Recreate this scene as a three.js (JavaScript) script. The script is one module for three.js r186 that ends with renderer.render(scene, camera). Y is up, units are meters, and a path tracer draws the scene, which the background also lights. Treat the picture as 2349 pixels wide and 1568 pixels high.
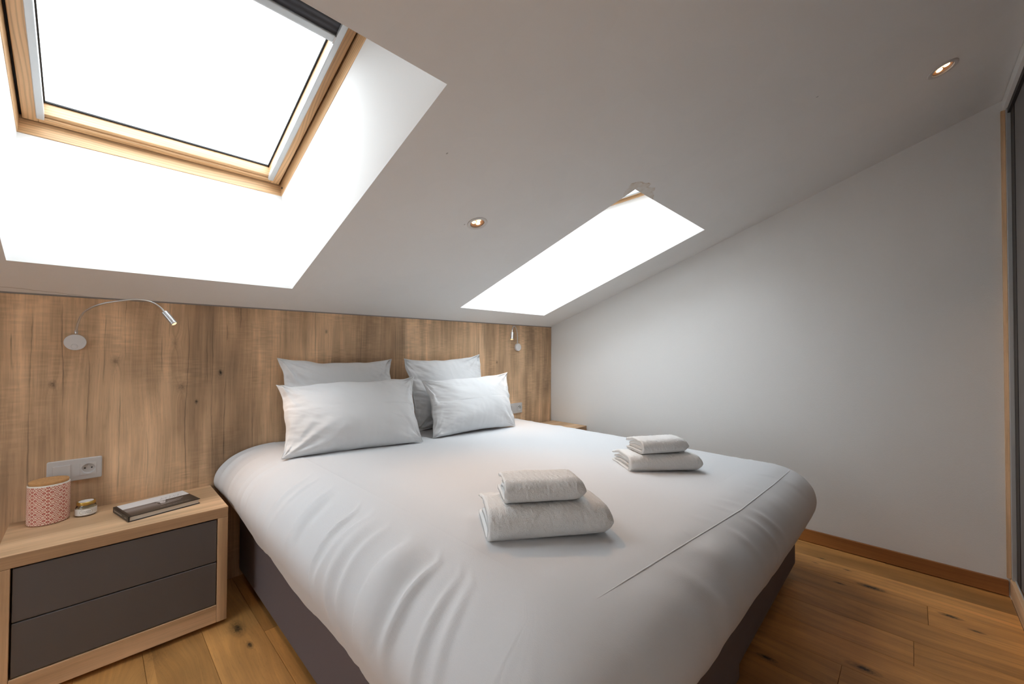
import * as THREE from 'three';
import { RoundedBoxGeometry } from 'three/addons/geometries/RoundedBoxGeometry.js';
import { mergeGeometries, mergeVertices } from 'three/addons/utils/BufferGeometryUtils.js';

// ------------------------------------------------------------------ camera, sky, exposure
const scene = new THREE.Scene();
const camera = new THREE.PerspectiveCamera(2 * Math.atan(784 / 941.49) * 180 / Math.PI, 2349 / 1568, 0.02, 60);
{
  const yaw = 0.7981, pit = 0.0157, roll = 0.0049;
  const fw = new THREE.Vector3(Math.sin(yaw) * Math.cos(pit), Math.sin(pit), -Math.cos(yaw) * Math.cos(pit));
  const r = new THREE.Vector3(Math.cos(yaw), 0, Math.sin(yaw));
  const u = r.clone().cross(fw);
  const r2 = r.clone().multiplyScalar(Math.cos(roll)).addScaledVector(u, Math.sin(roll));
  const u2 = u.clone().multiplyScalar(Math.cos(roll)).addScaledVector(r, -Math.sin(roll));
  camera.position.set(0, 1.1115, 2.35);
  camera.quaternion.setFromRotationMatrix(new THREE.Matrix4().makeBasis(r2, u2, fw.clone().negate()));
  scene.add(camera);
}
{ // overcast sky: three times as bright overhead as at the horizon, the same all round
  const w = 64, h = 128, d = new Float32Array(w * h * 4);
  for (let y = 0; y < h; y++) { const el = ((y + 0.5) / h - 0.5) * Math.PI, l = el > 0 ? (1 + 2 * Math.sin(el)) / 3 : 0.2; for (let x = 0; x < w; x++) d.set([0.89 * l, 0.97 * l, 1.03 * l, 1], (y * w + x) * 4); }
  const t = new THREE.DataTexture(d, w, h, THREE.RGBAFormat, THREE.FloatType); t.mapping = THREE.EquirectangularReflectionMapping; t.magFilter = t.minFilter = THREE.LinearFilter; t.wrapS = THREE.RepeatWrapping; t.needsUpdate = true;
  scene.background = t; scene.backgroundIntensity = 7.5;
}
const renderer = new THREE.WebGLRenderer({ antialias: true });
renderer.toneMapping = THREE.LinearToneMapping;
renderer.toneMappingExposure = 1.22;
renderer.shadowMap.enabled = true;
const DOWNLIGHT = 0.9, READING = 0.3;             // candela of the lamps

// ------------------------------------------------------------------ helpers
function rng(seed) { let a = seed >>> 0; return () => { a = (a + 0x6D2B79F5) | 0; let t = Math.imul(a ^ (a >>> 15), 1 | a); t = (t + Math.imul(t ^ (t >>> 7), 61 | t)) ^ t; return ((t ^ (t >>> 14)) >>> 0) / 4294967296; }; }
const PERM = new Float32Array(65536); { const r = rng(11); for (let i = 0; i < 65536; i++) PERM[i] = r() * 2 - 1; }
function noise2(x, y) {
  const xi = Math.floor(x), yi = Math.floor(y), fx = x - xi, fy = y - yi;
  const u = fx * fx * (3 - 2 * fx), v = fy * fy * (3 - 2 * fy);
  const a = (xi & 255), b = ((xi + 1) & 255), c = (yi & 255) << 8, d = ((yi + 1) & 255) << 8;
  const p = PERM[a | c], q = PERM[b | c], r = PERM[a | d], s = PERM[b | d];
  return (p + (q - p) * u) * (1 - v) + (r + (s - r) * u) * v;
}
function fbm(x, y, o = 4) { let s = 0, a = 0.5; for (let i = 0; i < o; i++) { s += a * noise2(x, y); x = x * 2.03 + 17.3; y = y * 2.03 + 9.1; a *= 0.5; } return s; }
const clamp = (v, a, b) => Math.min(b, Math.max(a, v)), sstep = (a, b, x) => { const t = clamp((x - a) / (b - a), 0, 1); return t * t * (3 - 2 * t); }, lerp = (a, b, t) => a + (b - a) * t;
const taken = {};
function numbered(n) { taken[n] = (taken[n] ?? -1) + 1; return taken[n] ? n + '_' + String(taken[n]).padStart(3, '0') : n; }
function shadowed(o) { o.castShadow = o.receiveShadow = true; return o; }
function mesh(name, geo, mat, parent) { const m = shadowed(new THREE.Mesh(geo, mat)); m.name = name; (parent ?? scene).add(m); return m; }
function group(name, parent, pos) { const g = new THREE.Group(); g.name = parent ? name : numbered(name); if (pos) g.position.set(...pos); (parent ?? scene).add(g); return g; }
function tag(o, label, category, extra) { Object.assign(o.userData, { label, category }, extra); return o; }
const STRUCT = { kind: 'structure' };
// rounded box between two corners, uv in metres with u along the grain axis
function box(x0, x1, y0, y1, z0, z1, r = 0.0015, grain = 'x', off = [0, 0], seg = 2) {
  const g = new RoundedBoxGeometry(x1 - x0, y1 - y0, z1 - z0, seg, Math.min(r, (x1 - x0) / 2.01, (y1 - y0) / 2.01, (z1 - z0) / 2.01));
  g.translate((x0 + x1) / 2, (y0 + y1) / 2, (z0 + z1) / 2);
  return grainUV(g, grain, off);
}
function grainUV(g, grain, off = [0, 0]) {
  const p = g.attributes.position, n = g.attributes.normal, uv = new Float32Array(p.count * 2), ax = ['x', 'y', 'z'], gi = ax.indexOf(grain);
  for (let i = 0; i < p.count; i++) {
    const N = [Math.abs(n.getX(i)), Math.abs(n.getY(i)), Math.abs(n.getZ(i))], P = [p.getX(i), p.getY(i), p.getZ(i)];
    const k = N[0] > N[1] && N[0] > N[2] ? 0 : N[1] > N[2] ? 1 : 2;
    const rest = [0, 1, 2].filter((q) => q !== k);
    let a, b; if (k === gi) { a = rest[0]; b = rest[1]; } else { a = gi; b = rest.find((q) => q !== gi); }
    uv[2 * i] = P[a] + off[0]; uv[2 * i + 1] = P[b] + off[1] + k * 0.37;
  }
  g.setAttribute('uv', new THREE.BufferAttribute(uv, 2)); return g;
}
function tex(w, h, fn, { srgb = true, repeat = true } = {}) {     // fn(x, y, out) with out in 0..255
  const d = new Uint8Array(w * h * 4), o = [0, 0, 0];
  for (let y = 0; y < h; y++) for (let x = 0; x < w; x++) { fn(x, y, o); const i = (y * w + x) * 4; d[i] = clamp(o[0], 0, 255); d[i + 1] = clamp(o[1], 0, 255); d[i + 2] = clamp(o[2], 0, 255); d[i + 3] = 255; }
  const t = new THREE.DataTexture(d, w, h); t.magFilter = THREE.LinearFilter; t.minFilter = THREE.LinearMipmapLinearFilter; t.generateMipmaps = true;
  if (srgb) t.colorSpace = THREE.SRGBColorSpace;
  t.wrapS = t.wrapT = repeat ? THREE.MirroredRepeatWrapping : THREE.ClampToEdgeWrapping; t.needsUpdate = true; return t;
}
function canvasTex(w, h, draw) {
  const c = document.createElement('canvas'); c.width = w; c.height = h; draw(c.getContext('2d'), w, h);
  const t = new THREE.CanvasTexture(c); t.colorSpace = THREE.SRGBColorSpace; return t;
}
function scaled(t, sx, sy) { const c = t.clone(); c.repeat.set(sx, sy); c.needsUpdate = true; return c; }
const std = (o) => new THREE.MeshStandardMaterial({ side: THREE.DoubleSide, ...o });
const rgb = (r, g, b) => new THREE.Color().setRGB(r / 255, g / 255, b / 255, THREE.SRGBColorSpace);

// ------------------------------------------------------------------ wood textures (grain along u unless said)
// knots: [along, across, size, strength]; cracks: [across, from, to, width, depth]
function woodPixel(a, c, P, seed, out) {
  let dark = 0, wa = c;
  for (const k of P.knots) {
    const da = (a - k[0]) / (k[2] * P.knotLong), dc = (c - k[1]) / k[2], q = da * da + dc * dc;
    if (q < 16) { const e = Math.exp(-q * 0.6); wa += Math.sign(dc || 1) * k[2] * 0.8 * e; dark += k[3] * Math.exp(-q * 2.6) * (1 + 0.5 * noise2(a * 260, c * 260)); dark += k[3] * 0.22 * Math.exp(-q * 0.9) * Math.max(0, Math.sin(Math.sqrt(q) * 9)); }
  }
  wa += P.warp * fbm(a * 1.1 + seed, c * 2.2 - seed, 3);
  const tone = fbm(a * P.toneA + seed * 3.1, wa * P.toneC, 3);
  const streak = fbm(a * 1.7 + seed, wa * P.streakC + seed * 7, 3);
  const fibre = noise2(a * 6 + seed, wa * 260) + 0.7 * noise2(a * 16 - seed, wa * 720), mott = P.mott ? fbm(a * 5 + seed, c * 11, 3) : 0, pore = noise2(a * 28 + 5, wa * 900 + seed);
  const cath = P.rings ? Math.pow(0.5 + 0.5 * Math.sin(wa * P.rings + 3 * fbm(a * 0.9 + seed, c * 1.5, 2) * P.ringWarp), 4) : 0;
  const cross = P.cross ? noise2(a * 170, c * 30) * P.cross * Math.max(0, fbm(a * 6 + 3, c * 7, 2) + 0.2) : 0;
  let l = 1 + P.tone * tone + P.streak * streak + P.fibre * fibre + (P.mott ?? 0) * mott + cross - P.ringAmp * cath - P.pore * Math.max(0, pore - 0.45) - dark;
  for (const k of P.cracks) {
    if (a < k[1] || a > k[2]) continue;
    const t = (a - k[1]) / (k[2] - k[1]), cc = k[0] + 0.010 * fbm(a * 3 + k[0] * 40, k[0] * 9, 3) + 0.0008 * noise2(a * 40, k[0] * 50);
    const w = Math.max(0.0011, k[3] * 0.75) * (0.9 + 0.2 * noise2(a * 9, k[0] * 70)), dd = Math.abs(c - cc) / w;
    if (dd < 2) l -= k[4] * 0.85 * Math.exp(-dd * dd * 1.1) * Math.min(1, 4 * t * (1 - t) * 1.6) * (0.75 + 0.35 * noise2(a * 14, k[0] * 31));
  }
  const s = clamp(0.5 + P.hue * (tone + streak * 0.6), 0, 1);
  for (let i = 0; i < 3; i++) out[i] = lerp(P.a[i], P.b[i], s) * Math.max(0.12, l);
}
const Rw = rng(77);
// headboard: rustic oak laminate; one sheet 3.4 m across and 1.36 m high
const headP = { a: [191, 155, 119], b: [219, 185, 149], hue: 0.6, warp: 0.035, toneA: 0.9, toneC: 5.5, streakC: 26, tone: 0.26, streak: 0.14, fibre: 0.045, mott: 0.16, pore: 0.12, cross: 0.10, rings: 0, ringAmp: 0, ringWarp: 0, knotLong: 1.6, knots: [], cracks: [] };
headP.knots.push([0.99, 0.69, 0.010, 0.55], [0.93, 0.545, 0.02, 0.18], [1.13, 0.52, 0.018, 0.14], [0.965, 0.16, 0.012, 0.35], [0.86, 0.60, 0.007, 0.5], [1.2, 1.18, 0.009, 0.3], [0.9, 1.85, 0.01, 0.3], [1.0, 2.5, 0.01, 0.3], [1.05, 0.33, 0.016, 0.2]);
for (const [c, a0, a1, w, d] of [[0.105, 0.55, 1.28, 0.0022, 0.4], [0.182, 0.85, 1.3, 0.0018, 0.45], [0.255, 0.70, 1.1, 0.0026, 0.3], [0.30, 0.95, 1.25, 0.002, 0.35], [0.345, 0.50, 0.92, 0.0022, 0.35], [0.36, 1.05, 1.32, 0.0016, 0.3], [0.43, 0.52, 0.75, 0.002, 0.25], [0.475, 0.98, 1.16, 0.002, 0.42], [0.50, 1.14, 1.32, 0.0018, 0.4], [0.565, 0.46, 1.28, 0.002, 0.5], [0.66, 0.52, 1.3, 0.0016, 0.4], [0.638, 0.92, 1.2, 0.0018, 0.35], [0.71, 0.55, 0.98, 0.0022, 0.5], [0.715, 1.14, 1.22, 0.0022, 0.45], [0.77, 1.2, 1.34, 0.0024, 0.5], [0.06, 1.02, 1.16, 0.003, 0.4], [0.02, 0.5, 1.3, 0.0016, 0.3]]) headP.cracks.push([c, a0, a1, w, d]);
for (let i = 0; i < 34; i++) { const a0 = 0.45 + Rw() * 0.6; headP.cracks.push([0.8 + Rw() * 2.55, a0, a0 + 0.1 + Rw() * 0.45, 0.0012 + Rw() * 0.0014, 0.2 + Rw() * 0.28]); }
const headTex = tex(816, 2048, (x, y, o) => woodPixel(x / 816 * 1.36, y / 2048 * 3.4, headP, 3, o), { repeat: false });
// pale oak laminate of the bedside tables
const oakP = { a: [188, 150, 112], b: [222, 188, 150], hue: 0.5, warp: 0.03, toneA: 1.2, toneC: 12, streakC: 28, tone: 0.14, streak: 0.07, fibre: 0.03, mott: 0.05, pore: 0.10, cross: 0, rings: 0, ringAmp: 0, ringWarp: 0, knotLong: 3, knots: [], cracks: [] };
for (let i = 0; i < 10; i++) { const a0 = Rw() * 0.9; oakP.cracks.push([Rw() * 0.72, a0, a0 + 0.1 + Rw() * 0.3, 0.0009, 0.16]); }
const oakTex = tex(1024, 640, (x, y, o) => woodPixel(x / 1024 * 1.2, y / 640 * 0.75, oakP, 8, o));
// pine of the roof windows
const pineP = { a: [206, 162, 116], b: [228, 190, 146], hue: 0.8, warp: 0.05, toneA: 0.8, toneC: 9, streakC: 30, tone: 0.12, streak: 0.08, fibre: 0.03, pore: 0.05, cross: 0, rings: 520, ringAmp: 0.13, ringWarp: 9, knotLong: 3, knots: [], cracks: [] };
const pineTex = tex(1024, 256, (x, y, o) => woodPixel(x / 1024 * 1.0, y / 256 * 0.25, pineP, 21, o));

const headMat = std({ map: headTex, roughness: 0.62, bumpMap: headTex, bumpScale: 0.0007 });
const oakMat = std({ map: scaled(oakTex, 1 / 1.2, 1 / 0.75), roughness: 0.5 });
const pineMat = std({ map: scaled(pineTex, 1, 4), roughness: 0.45 });

// ------------------------------------------------------------------ plain materials
const grainTex = tex(256, 256, (x, y, o) => { const v = 128 + 70 * noise2(x * 0.31, y * 0.31) + 50 * noise2(x * 0.83 + 40, y * 0.83); o[0] = o[1] = o[2] = v; }, { srgb: false });
const paintBump = scaled(grainTex, 6, 6);
const wallMat = std({ color: rgb(236, 235, 233), roughness: 0.9, bumpMap: paintBump, bumpScale: 0.0004 });
const revealMat = std({ color: rgb(236, 235, 233), roughness: 0.85 });
const greyLacquer = std({ color: rgb(94, 90, 89), roughness: 0.42 });
const blackMat = std({ color: rgb(18, 17, 18), roughness: 0.7 });
const alu = std({ color: rgb(196, 200, 203), roughness: 0.45, metalness: 0.35 });
const steel = std({ color: rgb(205, 205, 206), roughness: 0.28, metalness: 0.9 });
const silverPlastic = std({ color: rgb(204, 201, 199), roughness: 0.45, metalness: 0.2 });
const gapFill = std({ color: rgb(150, 144, 139), roughness: 0.8 });

// ------------------------------------------------------------------ room frame
const XC = 2.9247, XL = -1.45, ZW = 2.655, C0 = 1.3098, SL = 0.3602, SN = Math.hypot(1, SL);
const ceilY = (z) => C0 + SL * z;
const CB = { X: new THREE.Vector3(1, 0, 0), T: new THREE.Vector3(0, SL, 1).divideScalar(SN), N: new THREE.Vector3(0, 1, -SL).divideScalar(SN) };
// local frame of the slope: x across, y = minus the way up the slope, z = out through the roof
const slopeMat = (x, s, d = 0) => new THREE.Matrix4().makeBasis(CB.X, CB.T.clone().negate(), CB.N).setPosition(new THREE.Vector3(x, C0, 0).addScaledVector(CB.T, s).addScaledVector(CB.N, d));
function place(o, m) { m.decompose(o.position, o.quaternion, o.scale); return o; }
const W1 = { x0: -0.198, x1: 0.668, s0: 0.2277 * SN, s1: 1.4466 * SN, d0: 0.52, d1: 0.52 };
const W2 = { x0: 1.7118, x1: 2.5815, s0: 0.1977 * SN, s1: 1.4568 * SN, d0: 0.75, d1: 0.345 };

// ceiling: a sloped slab with two openings
const ceilW = 3.5, ceilL = 3.05, CX0 = -0.46, CS0 = -0.14, SLEN = 3.8, SX0 = XL - 0.05, SX1 = XC + 0.08;
const ceilTex = (() => {
  const w = 2048, h = 1420, P = [[1.655, 1.470], [1.668, 1.488], [1.70, 1.497], [1.745, 1.508], [1.757, 1.500], [1.742, 1.486], [1.765, 1.494], [1.80, 1.508], [1.812, 1.500], [1.815, 1.487], [1.86, 1.472], [1.90, 1.452], [1.70, 1.40], [1.668, 1.43]];
  const inside = (x, z) => { let c = false; for (let i = 0, j = P.length - 1; i < P.length; j = i++) if ((P[i][1] > z) !== (P[j][1] > z) && x < (P[j][0] - P[i][0]) * (z - P[i][1]) / (P[j][1] - P[i][1]) + P[i][0]) c = !c; return c; };
  const edge = (x, z) => { let m = 9; for (let i = 0; i < P.length - 3; i++) { const [ax, az] = P[i], [bx, bz] = P[i + 1], dx = bx - ax, dz = bz - az, t = clamp(((x - ax) * dx + (z - az) * dz) / (dx * dx + dz * dz), 0, 1); m = Math.min(m, Math.hypot(x - ax - t * dx, z - az - t * dz)); } return m; };
  const specks = [[0.817, 1.246], [1.133, 0.95], [1.9, 2.1]];
  return tex(w, h, (px, py, o) => {
    const x = CX0 + px / w * ceilW, s = CS0 + py / h * ceilL, z = s / SN;
    let r = 236, g = 235, b = 233; const n = 1 + 0.012 * fbm(x * 3, s * 3, 3); r *= n; g *= n; b *= n;
    if (x > 1.6 && x < 2 && z > 1.38 && z < 1.55) {   // dried water stain above the far roof window
      const wx = x + 0.010 * fbm(x * 55, z * 55, 3), wz = z + 0.010 * fbm(x * 55 + 9, z * 55, 3), k = inside(wx, wz), e = edge(wx, wz);
      const f = sstep(1.40, 1.48, z);
      if (k) { const a = 0.05 + 0.03 * noise2(x * 60, z * 60); r *= 1 - a * 0.8; g *= 1 - a * 1.2; b *= 1 - a * 1.7; }
      const l = Math.exp(-((e / 0.0022) ** 2)) * f * (0.5 + 0.5 * noise2(x * 90, z * 90)); r *= 1 - 0.18 * l; g *= 1 - 0.26 * l; b *= 1 - 0.34 * l;
    }
    if (x < 0.0 && x > -0.35 && z < 0.08 && z > -0.01) {          // hairline crack in the paint above the headboard
      const zc = 0.036 - 0.16 * (x + 0.23) + 0.006 * fbm(x * 40, 3, 3), l = Math.exp(-(((z - zc) / 0.0016) ** 2)) * sstep(0.0, -0.04, x); r *= 1 - 0.22 * l; g *= 1 - 0.25 * l; b *= 1 - 0.27 * l;
    }
    for (const q of specks) if (Math.hypot((x - q[0]) * 1.6, z - q[1]) < 0.004) { r *= 0.75; g *= 0.75; b *= 0.75; }
    o[0] = r; o[1] = g; o[2] = b;
  }, { repeat: false });
})();
const ceilMat = std({ map: ceilTex, roughness: 0.9 });
const lightSpots = [[1.183, 0.979], [2.262, 2.442], [-0.72, 0.979], [0.1, 2.442]];
const ceiling = place(group('ceiling'), slopeMat(0, 0));
tag(ceiling, 'sloped white painted attic ceiling with two deep roof window openings', 'ceiling', STRUCT);
{
  const sh = new THREE.Shape([[SX0, -(CS0 + SLEN)], [SX1, -(CS0 + SLEN)], [SX1, -CS0], [SX0, -CS0]].map((p) => new THREE.Vector2(...p)));
  for (const w of [W1, W2]) sh.holes.push(new THREE.Path([[w.x0, -w.s0], [w.x1, -w.s0], [w.x1, -w.s1], [w.x0, -w.s1]].map((p) => new THREE.Vector2(...p))));
  for (const [x, z] of lightSpots) { const h = new THREE.Path(); h.absarc(x, -z * SN, 0.036, 0, Math.PI * 2, true); sh.holes.push(h); }
  const g = new THREE.ExtrudeGeometry(sh, { depth: 0.03, bevelEnabled: false, curveSegments: 24 }), p = g.attributes.position, uv = g.attributes.uv;
  for (let i = 0; i < p.count; i++) uv.setXY(i, (p.getX(i) - CX0) / ceilW, (-p.getY(i) - CS0) / ceilL);
  mesh('plasterboard', g, ceilMat, ceiling);
  for (const w of [W1, W2]) {
    // side reveals: polygons in (slope, depth), 2 cm thick
    for (const side of [0, 1]) {
      const s2 = new THREE.Shape([[-w.s0 + 0.02, 0.03], [-w.s1 - 0.02, 0.03], [-w.s1 - 0.02, w.d1], [-w.s0 + 0.02, w.d0]].map((q) => new THREE.Vector2(...q)));
      const e = new THREE.ExtrudeGeometry(s2, { depth: 0.02, bevelEnabled: false });
      // shape xy -> local y,z ; depth -> local x
      e.applyMatrix4(new THREE.Matrix4().makeBasis(new THREE.Vector3(0, 1, 0), new THREE.Vector3(0, 0, 1), new THREE.Vector3(1, 0, 0)));
      e.translate(side ? w.x1 : w.x0 - 0.02, 0, 0);
      mesh('reveal', e, revealMat, ceiling);
    }
    mesh('reveal', new THREE.BoxGeometry(w.x1 - w.x0, 0.02, w.d0 - 0.03).translate((w.x0 + w.x1) / 2, -w.s0 + 0.01, w.d0 / 2 + 0.015), revealMat, ceiling);
    mesh('reveal', new THREE.BoxGeometry(w.x1 - w.x0, 0.02, w.d1 - 0.03).translate((w.x0 + w.x1) / 2, -w.s1 - 0.01, w.d1 / 2 + 0.015), revealMat, ceiling);
  }
}

// walls
function prism(pts, x0, x1, hole) {      // polygon in (z, y), swept along x
  const sh = new THREE.Shape(pts.map((q) => new THREE.Vector2(...q))); if (hole) sh.holes.push(new THREE.Path(hole.map((q) => new THREE.Vector2(...q))));
  const e = new THREE.ExtrudeGeometry(sh, { depth: x1 - x0, bevelEnabled: false });
  e.applyMatrix4(new THREE.Matrix4().makeBasis(new THREE.Vector3(0, 0, 1), new THREE.Vector3(0, 1, 0), new THREE.Vector3(-1, 0, 0))); e.translate(x1, 0, 0);
  return e;
}
const ZB = 3.32;
tag(mesh('wall_right', prism([[-0.12, -0.05], [ZB, -0.05], [ZB, ceilY(ZB)], [-0.12, ceilY(-0.12)]], XC, XC + 0.1), wallMat), 'plain white painted wall under the sloped ceiling beside the bed', 'wall', STRUCT);
const GW = { z0: 0.45, z1: 1.75, y0: 0.55, y1: 1.43 };       // upright window in the side wall, past the frame: daylight on the near flank of the bed
tag(mesh('wall_left', prism([[-0.12, -0.05], [ZB, -0.05], [ZB, ceilY(ZB)], [-0.12, ceilY(-0.12)]], XL - 0.1, XL, [[GW.z0, GW.y0], [GW.z0, GW.y1], [GW.z1, GW.y1], [GW.z1, GW.y0]]), wallMat), 'white painted side wall with an upright window, opposite the plain white wall', 'wall', STRUCT);
tag(mesh('wall_head', new THREE.BoxGeometry(XC - XL, C0 - 0.045 + 0.05, 0.1).translate((XC + XL) / 2, (C0 - 0.045 - 0.05) / 2, -0.07), wallMat), 'low white wall behind the wooden headboard panelling', 'wall', STRUCT);
tag(mesh('wall_rear', new THREE.BoxGeometry(0.7 - XL, ceilY(2.68) + 0.03, 0.1).translate((0.7 + XL) / 2, (ceilY(2.68) + 0.03) / 2 - 0.05, 2.73), wallMat), 'white painted wall facing the headboard', 'wall', STRUCT);

tag(mesh('wall_back', new THREE.BoxGeometry(XC - 0.55, 2.62, 0.08).translate((XC + 0.55) / 2, 1.26, 3.32), wallMat), 'wall behind the wardrobe', 'wall', STRUCT);
tag(mesh('wall_niche', new THREE.BoxGeometry(0.08, 2.5, 0.50).translate(0.66, 1.20, 3.03), wallMat), 'wall closing the end of the wardrobe niche', 'wall', STRUCT);

// floor: oak boards running away from the headboard wall
const PW = 0.1722, floorBoards = [];
{
  const R = rng(5), forced = { 15: [2.346], 17: [2.389], 18: [], 16: [], 14: [0.9], 6: [0.525], 5: [1.5] };
  for (let k = -16; k < 26; k++) {
    const x0 = 2.04 + (k - 14) * PW, x1 = x0 + PW; if (x1 < XL + 0.01 || x0 > XC - 0.005) continue;
    const cuts = forced[k + 1] ?? [0.4 + R() * 0.8, 1.6 + R() * 0.7];
    const zs = [-0.02, ...cuts, 2.66];
    for (let i = 0; i + 1 < zs.length; i++) floorBoards.push([Math.max(x0, XL), Math.min(x1, XC), zs[i], zs[i + 1], R(), k * 7.7 + i * 3.3]);
  }
}
const FX0 = -0.36, FX1 = 2.94, FZ0 = -0.03, FZ1 = 2.68;
const floorTex = (() => {
  const w = 2048, h = 1680, bw = [];
  const K = [[2.202, 2.571, 0.017, 0.6], [2.456, 2.527, 0.012, 0.6], [2.093, 2.508, 0.008, 0.5], [2.524, 2.464, 0.008, 0.45], [1.995, 2.738, 0.006, 0.45], [2.106, 2.684, 0.006, 0.5], [1.979, 2.659, 0.005, 0.35], [1.965, 1.72, 0.011, 0.6], [2.22, 1.90, 0.016, 0.5], [2.42, 1.96, 0.013, 0.5], [0.43, 0.42, 0.022, 0.42], [0.57, 0.43, 0.009, 0.5], [0.37, 0.17, 0.05, 0.12]]; for (const q of K) { q[2] *= 1.25; q[3] *= 1.2; }
  for (const b of floorBoards) {
    const t = b[4], v = 0.94 + 0.12 * t;
    bw.push({ b, P: { a: [178 * v, 126 * v, 68 * v], b: [206 * v, 153 * v, 90 * v], hue: 0.4, warp: 0.06, toneA: 1.3, toneC: 10, streakC: 24, tone: 0.14, streak: 0.06, fibre: 0.035, mott: 0.12, pore: 0.14, cross: 0, rings: (t * 10 % 1) < 0.5 ? 150 : 0, ringAmp: 0.06, ringWarp: 12, knotLong: 2.6, knots: K.filter((q) => q[1] > b[0] - 0.03 && q[1] < b[1] + 0.03 && q[0] > b[2] - 0.1 && q[0] < b[3] + 0.1), cracks: [] } });
  }
  // board under each pixel
  const cols = new Array(w).fill(0).map((_, i) => { const x = lerp(FX0, FX1, i / w); return bw.filter((q) => x >= q.b[0] && x < q.b[1]); });
  return tex(w, h, (px, py, o) => {
    const x = lerp(FX0, FX1, px / w), z = lerp(FZ0, FZ1, py / h), q = cols[px].find((q) => z < q.b[3]) ?? cols[px][0];
    if (!q) { o[0] = 150; o[1] = 100; o[2] = 55; return; }
    woodPixel(z, x, q.P, q.b[5], o);
  }, { repeat: false });
})();
const floorMat = std({ map: floorTex, roughness: 0.48, bumpMap: floorTex, bumpScale: 0.0004 });
const floor = group('floor'); tag(floor, 'honey coloured knotty oak plank floor', 'floor', STRUCT);
mesh('subfloor', new THREE.BoxGeometry(XC - XL, 0.03, 2.7).translate((XC + XL) / 2, -0.029, 1.33), std({ color: rgb(58, 38, 20), roughness: 0.9 }), floor);
for (const [x0, x1, z0, z1] of floorBoards) {
  const g = new RoundedBoxGeometry(x1 - x0 - 0.0006, 0.013, z1 - z0 - 0.0008, 1, 0.0012); g.translate((x0 + x1) / 2, -0.0065, (z0 + z1) / 2);
  const p = g.attributes.position, uv = new Float32Array(p.count * 2);
  for (let i = 0; i < p.count; i++) { let xx = p.getX(i); if (xx < FX0) xx = 2 * FX0 - xx; uv[2 * i] = clamp((xx - FX0) / (FX1 - FX0), 0.001, 0.999); uv[2 * i + 1] = clamp((p.getZ(i) - FZ0) / (FZ1 - FZ0), 0.001, 0.999); }
  g.setAttribute('uv', new THREE.BufferAttribute(uv, 2)); mesh('plank', g, floorMat, floor);
}
const skirtMat = std({ map: scaled(oakTex, 1 / 1.2, 1 / 0.75), color: rgb(205, 165, 120), roughness: 0.5 });
tag(mesh('baseboard_right', box(XC - 0.014, XC, 0.003, 0.072, 0.0, 2.655, 0.002, 'z'), skirtMat), 'oak skirting board along the plain white wall', 'skirting', STRUCT);
tag(mesh('baseboard_left', box(XL, XL + 0.014, 0.003, 0.072, 0.0, 2.655, 0.002, 'z'), skirtMat), 'oak skirting board along the side wall', 'skirting', STRUCT);

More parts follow.
